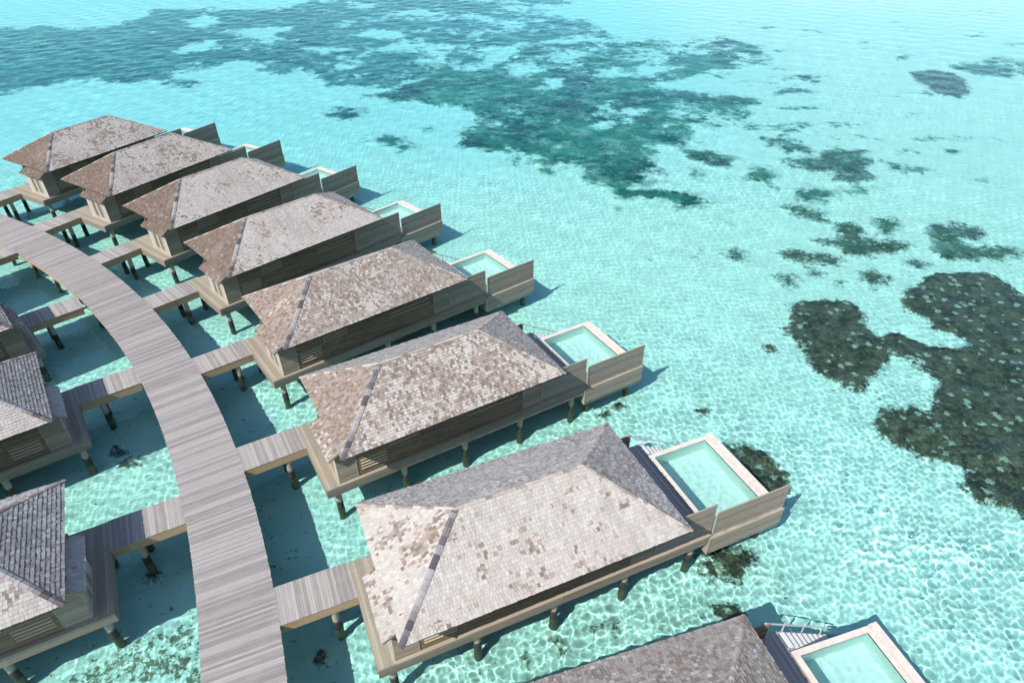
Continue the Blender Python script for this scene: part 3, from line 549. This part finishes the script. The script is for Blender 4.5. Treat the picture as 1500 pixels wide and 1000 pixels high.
    for i,x in enumerate((17.28,18.6,19.9)):
        zz=-.16-(x-17.0)*.6; b=MB(126+i,f); b.box(x,x+.06,4.232,4.27,zz,zz+.86,None,0,2); b.build('rail_post',M['railwood'],hr)
    # pool water, nearly still
    nx,ny=74,114
    xs=np.linspace(x0+.001,x1-.001,nx); ys=np.linspace(y0+.001,y1-.001,ny); X,Y=np.meshgrid(xs,ys); Z=0*X
    rr=np.random.default_rng(5)
    for i in range(30):
        lam=rr.uniform(.2,.8); th=rr.uniform(0,2*np.pi); kk=2*np.pi/lam
        Z+=.0006*lam*np.sin(kk*(X*np.cos(th)+Y*np.sin(th))+rr.uniform(0,6.3))
    Z-=.02
    grid_mesh('pool_water',X,(-Y if f else Y),Z,M['poolwater'],pb,flip=f).cycles.is_caustics_caster=True
    return root

def grid_mesh(name,X,Y,Z,m,parent=None,flip=False,keep=None,attrs=None):
    n,k=X.shape; me=bpy.data.meshes.new(name); V=np.stack([X,Y,Z],-1).reshape(-1,3).astype(np.float32)
    i=np.arange(n-1)[:,None]*k+np.arange(k-1)[None]
    F=np.stack([i,i+1,i+k+1,i+k],-1).reshape(-1,4)
    if flip: F=F[:,::-1]
    if keep is not None: 
        F=F[keep.reshape(-1)]
        used=np.zeros(len(V),bool); used[F.ravel()]=True; mp=np.cumsum(used)-1; V=V[used]; F=mp[F]
        if attrs: attrs={a:b.reshape(-1)[used] for a,b in attrs.items()}
    F=F.astype(np.int32)
    me.vertices.add(len(V)); me.vertices.foreach_set('co',V.ravel())
    me.loops.add(F.size); me.loops.foreach_set('vertex_index',F.ravel())
    me.polygons.add(len(F)); me.polygons.foreach_set('loop_start',np.arange(0,F.size,4,dtype=np.int32))
    me.polygons.foreach_set('use_smooth',np.ones(len(F),bool))
    for a,bv in (attrs or {}).items():
        at=me.attributes.new(a,'FLOAT','POINT'); at.data.foreach_set('value',bv.astype(np.float32).ravel())
    me.materials.append(m); me.update(calc_edges=True)
    o=bpy.data.objects.new(name,me); COL.objects.link(o)
    if parent: o.parent=parent
    return o

VILLAS=[ # x, y, heading, label, weathering, hip browning, greying
 (-51.216,66.796,60.70,'farthest villa of the row, its brown hip roof against open turquoise water',0.45,1.3,0.05),
 (-41.757,60.917,58.59,'second farthest villa, grey roof with one rusty brown patch near its middle',0.4,1.3,0.05),
 (-32.788,54.317,52.58,'third villa from the far end, palest roof slope and dark brown end hip',0.2,1.4,0),
 (-24.608,46.650,44.81,'fourth villa from the far end, pale roof dotted by scattered dark shingles',0.25,1.25,0),
 (-17.369,37.839,37.32,'villa with evenly speckled brown and grey roof in the middle of the row',0.75,0.3,0),
 (-11.157,28.242,30.26,'villa with warm mottled roof, just behind the largest pale roofed villa',0.62,0.3,0),
 (-6.197,18.017,23.51,'largest fully visible villa in front, pale roof and a wide open plunge pool',0.26,0.12,-0.05),
 (-2.715,7.554,17.14,'villa cut off by the bottom edge, dark brown roof corner beside a plunge pool',1.2,0.2,0.2),
]
proto=make_villa(False,'x')
vill=[]
for i,(x,y,h,lab,we,hb,gy) in enumerate(VILLAS):
    o=proto if i==0 else copy_tree(proto)
    o.location=(x,y,0); o.rotation_euler=(0,0,R(h)); o['label']=lab; vill.append(o)
LV=[(-21.464,19.806,208.55,'nearest villa left of the boardwalk, bluish shingled end hip at the lower left edge',.2,-.1,.25),
    (-28.888,31.074,216.18,'second villa left of the boardwalk, its blue grey hip cut by the left edge',.2,-.1,.25),
    (-37.25,40.1,223.6,'third villa left of the boardwalk, only a sliver of roof and deck visible',.5,.3,.15),
    (-47.3,48.7,233.2,'fourth villa left of the boardwalk, outside the left edge beyond its gangway',.5,.3,.15)]
pm=make_villa(True,'x')
for i,(x,y,h,lab,we,hb,gy) in enumerate(LV):
    o=pm if i==0 else copy_tree(pm)
    o.location=(x,y,0); o.rotation_euler=(0,0,R(h)); o['label']=lab; vill.append(o)
for o,v in zip(vill,VILLAS+LV):
    for c in kids(o):
        if c.name.startswith('roof') or c.name.startswith('porch_roof'):
            c['weathering']=v[4]; c['hip_browning']=v[5]; c['greying']=v[6]; c['offsun_shade']=.2 if v[4]>1 else .6  # last value: strength of the shade painted on slopes away from the sun

# ---------------------------------------------------------------- gangways
def make_gangway(mir,x0):
    f=mir; root=empty('gangway'); tag(root,'x','gangway','gangways from the boardwalk to the villas')
    b=MB(200,f); x=-1.068
    while x>x0:
        w=.14; b.box(max(x-w,x0)+.006,x,.95,3.15,-.045,-.004,None,0,1); x-=w
    b.build('deck',M['gangway'],root)
    for y in (.97,3.08):
        b=MB(201,f); b.box(x0+.12,-1.095,y,y+.05,-.62,-.05,None,0,0); b.build('edge_beam',M['beam'],root)
    b=MB(203,f); b.box(x0+.2,-1.2,2.0,2.06,-.4,-.05,None,0,0)
    for x in (-2.3,): b.box(x-.08,x+.08,1.03,3.07,-.6,-.42,None,0,1)
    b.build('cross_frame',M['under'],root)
    for x in (-2.3,):
        for y in (1.2,2.9):
            b=MB(204,f); b.cyl((x,y,-3.95),(x,y,-.55),.21,.19,14); b.build('pile',M['pile'],root,True)
    return root
GL=['gangway to the farthest villa, at the left edge of the photo','gangway to the second farthest villa, cream in strong sun',
 'gangway to the villa with the palest roof, third from the far end','gangway to the villa with scattered dark shingles, two dark piles below',
 'gangway to the middle villa with evenly speckled roof','gangway to the villa with warm mottled roof, tan side beam in sun',
 'nearest gangway on the sea side, tan beam, leading to the largest pale roofed villa','gangway to the villa cut off by the bottom edge']
g1=make_gangway(False,-4.93); gb=make_gangway(False,-5.45)
for i,v in enumerate(VILLAS):
    o=gb if i==0 else (g1 if i==1 else copy_tree(g1))
    o.location=(v[0],v[1],0); o.rotation_euler=(0,0,R(v[2])); o['label']=GL[i]
GLL=['nearest gangway left of the boardwalk, half in blue shade','second gangway left of the boardwalk, half in blue shade with a brown beam',
 'third gangway left of the boardwalk, short and pale','fourth gangway left of the boardwalk, a pale stub at the left edge']
gm=make_gangway(True,-4.98)
for i,v in enumerate(LV):
    o=gm if i==0 else copy_tree(gm)
    o.location=(v[0],v[1],0); o.rotation_euler=(0,0,R(v[2])); o['label']=GLL[i]

# ---------------------------------------------------------------- boardwalk
CX,CY=-93.9,-18.4
RI,RO=86.66,90.18
bw=empty('boardwalk',(CX,CY,0)); tag(bw,'long curving grey plank boardwalk raised above the lagoon between the villas','boardwalk')
b=MB(300); a=R(4.0); k=0; rm=.5*(RI+RO)
while a<R(80):
    w=.142; da=w/rm; gap=.005 if k%24 else .009
    c,s=math.cos(a),math.sin(a); er=Vector((c,s,0)); et=Vector((-s,c,0))
    j=b.rg.uniform(-.012,.012)
    grp=(k//24)*.37%1
    r=b.rg.random()*.75+grp*.25
    b.obox(er*(RI+j)+Vector((0,0,-.045)),er*(RO-RI+b.rg.uniform(-.012,.012)),et*(w-gap),Vector((0,0,.045+b.rg.uniform(-.003,.003))),r,0,0)
    a+=da; k+=1
b.build('deck',M['boardwalk'],bw)
for r0,r1 in ((RI+.05,RI+.11),(RO-.11,RO-.05)):
    b=MB(301); a=R(4.0)
    while a<R(80):
        a2=a+R(2.0)
        p=[Vector((r*math.cos(t),r*math.sin(t),0)) for t,r in ((a,r0),(a2,r0),(a2,r1),(a,r1))]
        r=b.rg.random(); z0,z1=Vector((0,0,-.46)),Vector((0,0,-.047))
        off=r*30
        for i0,i1 in ((1,0),(3,2)):
            q=[p[i0]+z0,p[i1]+z0,p[i1]+z1,p[i0]+z1]; l=(p[i1]-p[i0]).length
            b.poly(q,[(off,off),(off+l,off),(off+l,off+.4),(off,off+.4)],r)
        b.poly([p[0]+z0,p[1]+z0,p[2]+z0,p[3]+z0][::-1],[(0,0)]*4,r)
        a=a2
    b.build('edge_beam',M['beam'],bw)
b=MB(302); a=R(5.0)
while a<R(80):
    c,s=math.cos(a),math.sin(a); er=Vector((c,s,0)); et=Vector((-s,c,0))
    b.obox(er*(RI+.15)-et*.09+Vector((0,0,-.62)),er*(RO-RI-.3),et*.18,Vector((0,0,.2)),None,0,0); a+=R(2.8)
b.build('cross_frame',M['under'],bw)
a=R(5.0)
while a<R(80):
    for r in (RI+.55,RO-.55):
        b=MB(303); p=Vector((r*math.cos(a),r*math.sin(a),0)); b.cyl(p+Vector((0,0,-3.95)),p+Vector((0,0,-.6)),.165,.15,12); b.build('pile',M['pile'],bw,True)
    a+=R(2.8)

# ---------------------------------------------------------------- sea bed, water, reef
def hsh2(i,j,seed):
    h=(i.astype(np.int64)*374761393+j.astype(np.int64)*668265263+seed*974711)&0x7fffffff
    h=((h^(h>>13))*1274126177)&0x7fffffff
    return ((h^(h>>16))&0xffff)/65535.0
def vnoise(X,Y,seed):
    i=np.floor(X); j=np.floor(Y); a=X-i; b=Y-j; a=a*a*(3-2*a); b=b*b*(3-2*b)
    i=i.astype(np.int64); j=j.astype(np.int64)
    return (hsh2(i,j,seed)*(1-a)+hsh2(i+1,j,seed)*a)*(1-b)+(hsh2(i,j+1,seed)*(1-a)+hsh2(i+1,j+1,seed)*a)*b
def fbm(X,Y,scale,octv,seed,rough=.55):
    t=0;amp=1;s=0
    for o in range(octv):
        c,sn=math.cos(o*1.3),math.sin(o*1.3)
        t=t+amp*vnoise((X*c-Y*sn)*scale+17.3*o,(X*sn+Y*c)*scale-9.1*o,seed+o); s+=amp; amp*=rough; scale*=2.07
    return t/s
def sdf(X,Y,poly):
    P=np.array(poly); d=np.full(X.shape,1e9); ins=np.zeros(X.shape,bool)
    for k in range(len(P)):
        a=P[k]; b=P[(k+1)%len(P)]; e=b-a
        wx=X-a[0]; wy=Y-a[1]; t=np.clip((wx*e[0]+wy*e[1])/(e@e+1e-12),0,1)
        d=np.minimum(d,(wx-e[0]*t)**2+(wy-e[1]*t)**2)
        c=((a[1]<=Y)&(b[1]>Y))|((b[1]<=Y)&(a[1]>Y))
        with np.errstate(divide='ignore',invalid='ignore'):
            xi=a[0]+(Y-a[1])/(e[1] if abs(e[1])>1e-9 else 1e-9)*e[0]
        ins^=c&(X<xi)
    d=np.sqrt(d); return np.where(ins,d,-d)

def bed_h(X,Y):
    sm=lambda t:np.clip(t,0,1)**2*(3-2*np.clip(t,0,1))
    return ZB+.75*sm((Y-120)/80)*sm((X-20)/80)-1.35*sm((Y-42)/80)*sm((75-X)/90)+.22*(fbm(X,Y,.07,3,3)-.5)+.10*(fbm(X,Y,.8,3,8)-.5)

# fan-shaped grid that gets coarser with distance
def fan(nu,y0,y1,hw,ext):
    u=np.linspace(-1,1,nu); 
    g=1.0; 
    e=[];x=1.0;dx=2/(nu-1)
    while x<ext: dx*=1.35; x+=dx; e.append(x)
    u=np.concatenate([-np.array(e[::-1]),u,np.array(e)])
    ys=[y0]
    while ys[-1]<y1: ys.append(ys[-1]+2*hw(ys[-1])/nu)
    dy=ys[-1]-ys[-2]
    while ys[-1]<3000: dy*=1.4; ys.append(ys[-1]+dy)
    pre=[];dy=ys[1]-ys[0];y=y0
    while y>-150: dy*=1.4; y-=dy; pre.append(y)
    ys=np.array(pre[::-1]+ys)
    H=np.array([hw(max(y,y0)) for y in ys])
    X=u[None,:]*H[:,None]; Y=np.repeat(ys[:,None],len(u),1)
    return X,Y,(2*H/nu)[:,None]
HWF=lambda y:25+.66*y
X,Y,D=fan(WATER_N,10.0,210.0,HWF,25)
rr=np.random.default_rng(21)
Z=np.zeros_like(X)
for i in range(64):
    lam=.15*(.95/.15)**((i+rr.random())/64); k=2*np.pi/lam
    th=rr.normal(R(-60),1.0); ph=rr.uniform(0,6.283)
    a=CURV*math.sqrt(2/64)/k**2*(lam/.4)**-.3
    fade=np.clip((lam/D-2.6)/1.8,0,1)
    Z+=a*fade*np.sin(k*(X*math.cos(th)+Y*math.sin(th))+ph)
# gusts: the ripple is stronger in some places than in others
for i in range(14):   # longer, gentle chop
    lam=1.3*(5.5/1.3)**((i+rr.random())/14); k=2*np.pi/lam; th=rr.normal(R(-60),1.3); ph=rr.uniform(0,6.283)
    Z+=.20*math.sqrt(2/14)/k**2*(lam/2.0)**-.4*np.clip((lam/D-2.6)/1.8,0,1)*np.sin(k*(X*math.cos(th)+Y*math.sin(th))+ph)
Z*=(.45+1.1*(fbm(X,Y,.07,3,44)-.2))*(1.15-.65*np.clip((Y-24)/30,0,1))
edge=np.clip((1.03-np.abs(X)/HWF(np.clip(Y,10,400)))/.03,0,1)*((Y<214)&(Y>9.5))
Z=Z*edge+ZW
water=grid_mesh('water_surface',X,Y,Z,M['sea'],attrs={'depth':ZW-bed_h(X,Y)}); tag(water,kind='structure')
water.cycles.is_caustics_caster=True

X,Y,D=fan(420,4.0,230.0,lambda y:38+.86*y,14)
Zb=bed_h(X,Y)
near_lag=np.clip((1-np.clip((np.hypot(X-CX,Y-CY)-97)/9,0,1)),0,1)
alg=.12*near_lag+.55*np.clip(sdf(X,Y,POLY['BL'])/1.5+.5,0,1)
alg=alg-.25*np.clip((np.hypot(X-CX,Y-CY)-118)/10,0,1)
bed=grid_mesh('seabed',X,Y,Zb,M['sand'],attrs={'algae':alg}); tag(bed,kind='structure'); bed.cycles.is_caustics_receiver=True

def reef(name,poly,label,cat='coral patch',group='coral patches on the pale sea bed',holes=(),kind=None,amp=None,nsc=None,hmax=None,res=None,far=0.0,blue_tint=0.0,cap=None,bias=0.0,seed=0):
    P=np.array(poly); x0,y0=P.min(0);x1,y1=P.max(0); dist=math.hypot(.5*(x0+x1),.5*(y0+y1)); size=math.sqrt(abs(np.sum(P[:,0]*np.roll(P[:,1],-1)-np.roll(P[:,0],-1)*P[:,1]))/2)
    res=res or max(.09,dist*.0032); amp=amp or min(.75*size**.6,2.6)*.8; nsc=nsc or 1.4/max(size,1.2)**.75; hmax=hmax or .22
    mg=amp+3*res; xs=np.arange(x0-mg,x1+mg,res); ys=np.arange(y0-mg,y1+mg,res); X,Y=np.meshgrid(xs,ys)
    # gentle domain warp, so that no outline is straight
    Xw=X+amp*.5*(fbm(X,Y,nsc*1.7,3,seed+60)-.5); Yw=Y+amp*.5*(fbm(X,Y,nsc*1.7,3,seed+80)-.5)
    s=sdf(Xw,Yw,poly)
    for h in holes: s=np.minimum(s,-sdf(Xw,Yw,h))
    s=np.minimum(s,cap(X,Y) if callable(cap) else (cap or 1.2))
    m=s+amp*1.5*(fbm(X,Y,nsc*2.2,6,seed+5,.66)-.5)+bias
    lump=fbm(X,Y,1.9,3,seed+9); fine=fbm(X,Y,5.5,2,seed+15)
    Zc=bed_h(X,Y)+np.clip(m*.5+.05,0,hmax)+np.clip(m+.9,0,1)*(.26*(lump-.5)+.12*(fine-.5))+.012
    mk=m+(1.6 if far>.5 else 1.0)
    keep=np.maximum.reduce([mk[:-1,:-1],mk[1:,:-1],mk[:-1,1:],mk[1:,1:]])>-.5
    o=grid_mesh(name,X,Y,Zc,M['coral'],keep=keep,attrs={'cover':m}); o['seagrass_and_scatter']=far; o['scatter_blue']=blue_tint; o.cycles.is_caustics_receiver=True  # both properties set how much water-scatter tint is painted in
    if kind: tag(o,label,cat,None,kind)
    else: tag(o,label,cat,group)
    return o
POLYL=dict(
A1='large dark coral patch left of the biggest reef, joined to it by a thin neck',
A2='biggest dark brown reef, reaching out of the right edge and flecked with white',
M1='long thin coral streak pointing left toward open sand, below a branching patch',
M2='branching coral patch above the dark two-lobed reef, with an arm toward the right',
M3='rounded coral patch right of the branching patch, blurry green',
M4='ragged coral patch at the right edge above the biggest reef',
M5='small dark coral patch just above the notch of the biggest reef',
M6='small coral patch above the left lobe of the two-lobed reef, leftmost of its neighbours',
M7='lone small dark oval coral head on open sand left of the patches',
M8='tiny coral head below the long thin streak',
M10='thin flat coral sliver between the ragged patch and the biggest reef',
T1='diagonal coral patch below a paler green one in the middle right',
T2='pale green coral patch with blurred edge directly above the diagonal patch',
T3='brown and green coral patch east of the great reef, with a dark rounded top',
T4='faint greenish coral patch between the great reef and the brown patch',
T5='teal leaf-shaped coral patch right of the brown and green patch',
T6='small round green coral patch left of the brown and green patch',
T7='isolated dark brown coral patch toward the upper right corner',
T8='pale blurred coral patch at the right edge near the top',
T9='small coral sliver left of the pale blurred patch near the top',
E1='teal streaky coral patch just right of the great reef, lowest of three streaks',
E2='teal streaky coral patch right of the great reef, middle of three streaks',
E3='teal streaky coral patch right of the great reef, highest of three streaks',
P1='dark flat oval coral patch on open sand between villas and the great reef',
P2='two-lobed teal coral patch on open sand nearest the far villas',
P3='tiny coral sliver right of the dark flat oval patch',
P4='tiny coral patch under the left tip of the great reef',
S1='brownish coral streak under the right end of the great reef',
S2='small round green coral patch under the brownish streak',
U5='small smudge of coral under the blue band of sea grass, near the far villas',
C1='speckled coral patch behind the plunge pool of the largest front villa',
C2='round dark coral patch beneath the pool wall of the largest front villa',
C3='small dark coral patch at the roof tip of the villa cut by the bottom edge',
C4='narrow row of coral lumps in front of the warm roofed villa pool')
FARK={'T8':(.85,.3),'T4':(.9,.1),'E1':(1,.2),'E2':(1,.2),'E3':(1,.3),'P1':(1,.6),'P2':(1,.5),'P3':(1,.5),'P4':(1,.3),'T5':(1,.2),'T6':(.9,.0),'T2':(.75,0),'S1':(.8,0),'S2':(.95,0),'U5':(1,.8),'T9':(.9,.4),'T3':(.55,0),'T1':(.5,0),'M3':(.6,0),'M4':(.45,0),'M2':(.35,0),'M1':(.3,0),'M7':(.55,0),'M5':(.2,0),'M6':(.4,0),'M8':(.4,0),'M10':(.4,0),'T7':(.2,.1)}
for i,(k,lab) in enumerate(POLYL.items()):
    fr,dp=FARK.get(k,(0,0)); kw={}
    if k=='C4': kw=dict(amp=.9,nsc=.9,bias=-.05)
    if k in ('E1','E2','E3','T4','T8','S1'): kw=dict(amp=3.2,nsc=.22,bias=-.2,cap=1.0)
    if k=='A2': kw=dict(amp=2.0,nsc=.2,cap=2.5,bias=.25,hmax=.35)
    if k=='A1': kw=dict(amp=1.5,nsc=.25,cap=2.0,bias=.2,hmax=.3)
    if k in ('C1','C2'): kw=dict(amp=.9,nsc=.55,bias=.1)
    if k not in ('A1','A2','C1','C2','C4','BL'): kw['bias']=kw.get('bias',0)+.3+.5*fr
    reef('coral_patch',POLY[k],lab,far=fr,blue_tint=dp,seed=i*7,**kw)
H=[POLY[h] for h in ('H1','H2','H3','H4','H6','H7','H8')]
reef('coral_reef',POLY['G'],'great green reef spreading across the middle of the lagoon, with pale sand holes','reef',holes=H,kind='stuff',far=1.0,blue_tint=.12,amp=6.0,nsc=.085,cap=lambda X,Y:np.clip(2.6-2.6*np.clip((X+.55*Y-62)/30,0,1),.9,2.8),bias=1.0,hmax=.35,seed=301)
J=[POLY[h] for h in ('J1','J2','J3','J4','J5')]
reef('seagrass_bed',POLY['U'],'broad dark blue band of sea grass across the upper left of the lagoon','seagrass_and_scatter',holes=J,kind='stuff',far=1.0,blue_tint=1.0,amp=8.5,nsc=.06,cap=lambda X,Y:np.clip(3.2-3.0*np.clip((X+75)/55,0,1),1.3,3.4),bias=1.1,hmax=.35,seed=401)
PTL={0:'small teal coral head below the tip of the great reef',5:'small dark coral head beside the upper left of the two-lobed reef',6:'small dark coral lump in the sunlit shallows below the largest front villa, lowest left',7:'dark coral lump in the sunlit shallows below the largest front villa, uppermost'}
for i,(px,py) in enumerate(PTS):
    d=math.hypot(px,py); r=(.19+.005*d)*rng.uniform(.8,1.3)
    pl=[(px+r*rng.uniform(.7,1.2)*(1.3 if math.cos(t)>.0 else 1.1)*math.cos(t),py+r*rng.uniform(.7,1.2)*math.sin(t)) for t in np.linspace(0,6.283,9)[:-1]]
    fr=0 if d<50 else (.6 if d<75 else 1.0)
    reef('coral_boulder',pl,PTL.get(i,'small dark coral head dotted alone on the sea bed'),'coral head','small coral heads dotted on the sea bed',far=fr,blue_tint=.2 if d>90 else 0,amp=.55,nsc=.9,bias=.12,hmax=.16,seed=500+i*3)

q=random.Random(64)
for i in range(70):   # loose fragments trailing off to the right of the great reef and toward the top right
    if i<46: px,py=q.gauss(43,6),q.uniform(72,128)
    else: px,py=q.uniform(52,118),q.uniform(85,190)
    if any(sdf(np.array([px]),np.array([py]),POLY[k])[0]>-2 for k in ('G','U','T3','T4','E1','E2','E3','T1','T2')): continue
    a=q.uniform(.5,1.9)*(1.0 if i<46 else .8); e=q.uniform(1.3,2.6)
    pl=[(px+a*e*q.uniform(.6,1.2)*math.cos(t),py+a*.8*q.uniform(.6,1.2)*math.sin(t)) for t in np.linspace(0,6.283,9)[:-1]]
    reef('coral_boulder',pl,'small teal coral fragment scattered to the right of the great reef','coral head','loose coral fragments right of the great reef',far=1.0,blue_tint=.15,amp=1.1,nsc=.5,bias=.25,hmax=.16,seed=900+i*3)

# ---------------------------------------------------------------- piles receive the caustics as well
for o in bpy.data.objects:
    if o.name.split('.')[0]=='pile': o.cycles.is_caustics_receiver=True

# ---------------------------------------------------------------- light, sky, camera
EL,AZ=46.0,48.0            # sun height, direction its light travels
d=Vector((math.cos(R(AZ))*math.cos(R(EL)),math.sin(R(AZ))*math.cos(R(EL)),-math.sin(R(EL))))
lt=bpy.data.lights.new('sun','SUN'); lt.energy=SUN_E; lt.angle=R(.5); lt.color=(1.0,.95,.875)
lt.cycles.is_caustics_light=True
so=bpy.data.objects.new('sun',lt); COL.objects.link(so); so.location=(-60,-60,80); so.rotation_euler=d.to_track_quat('-Z','Y').to_euler()
w=bpy.data.worlds.new('World'); SC.world=w; w.use_nodes=True; nt=w.node_tree
sk=nt.nodes.new('ShaderNodeTexSky'); sk.sky_type='NISHITA'; sk.sun_disc=False; sk.sun_elevation=R(EL); sk.sun_rotation=math.atan2(-d.x,-d.y)
sk.air_density=1.0; sk.dust_density=.7; sk.ozone_density=1.3
bg=nt.nodes['Background']; nt.links.new(sk.outputs[0],bg.inputs[0]); bg.inputs[1].default_value=SKY_E

cam=bpy.data.cameras.new('camera'); co=bpy.data.objects.new('camera',cam); COL.objects.link(co)
cam.sensor_width=36.0; cam.sensor_fit='HORIZONTAL'; cam.lens=36.0*965.54/1500.0; cam.clip_end=6000
co.matrix_world=Matrix.Translation((0,0,29.123))@Matrix.Rotation(R(90-36.486),4,'X')@Matrix.Rotation(-.0032,4,'Z')
SC.camera=co
SC.view_settings.view_transform='Standard'; SC.view_settings.look='None'; SC.view_settings.exposure=EXPO; SC.view_settings.gamma=1.0
cy=SC.cycles
cy.use_denoising=True; cy.denoiser='OPENIMAGEDENOISE'; cy.denoising_input_passes='RGB_ALBEDO_NORMAL'
cy.caustics_refractive=True; cy.caustics_reflective=False
cy.max_bounces=12; cy.diffuse_bounces=4; cy.glossy_bounces=6; cy.transmission_bounces=8; cy.transparent_max_bounces=8
cy.sample_clamp_indirect=6.0; cy.blur_glossy=.5
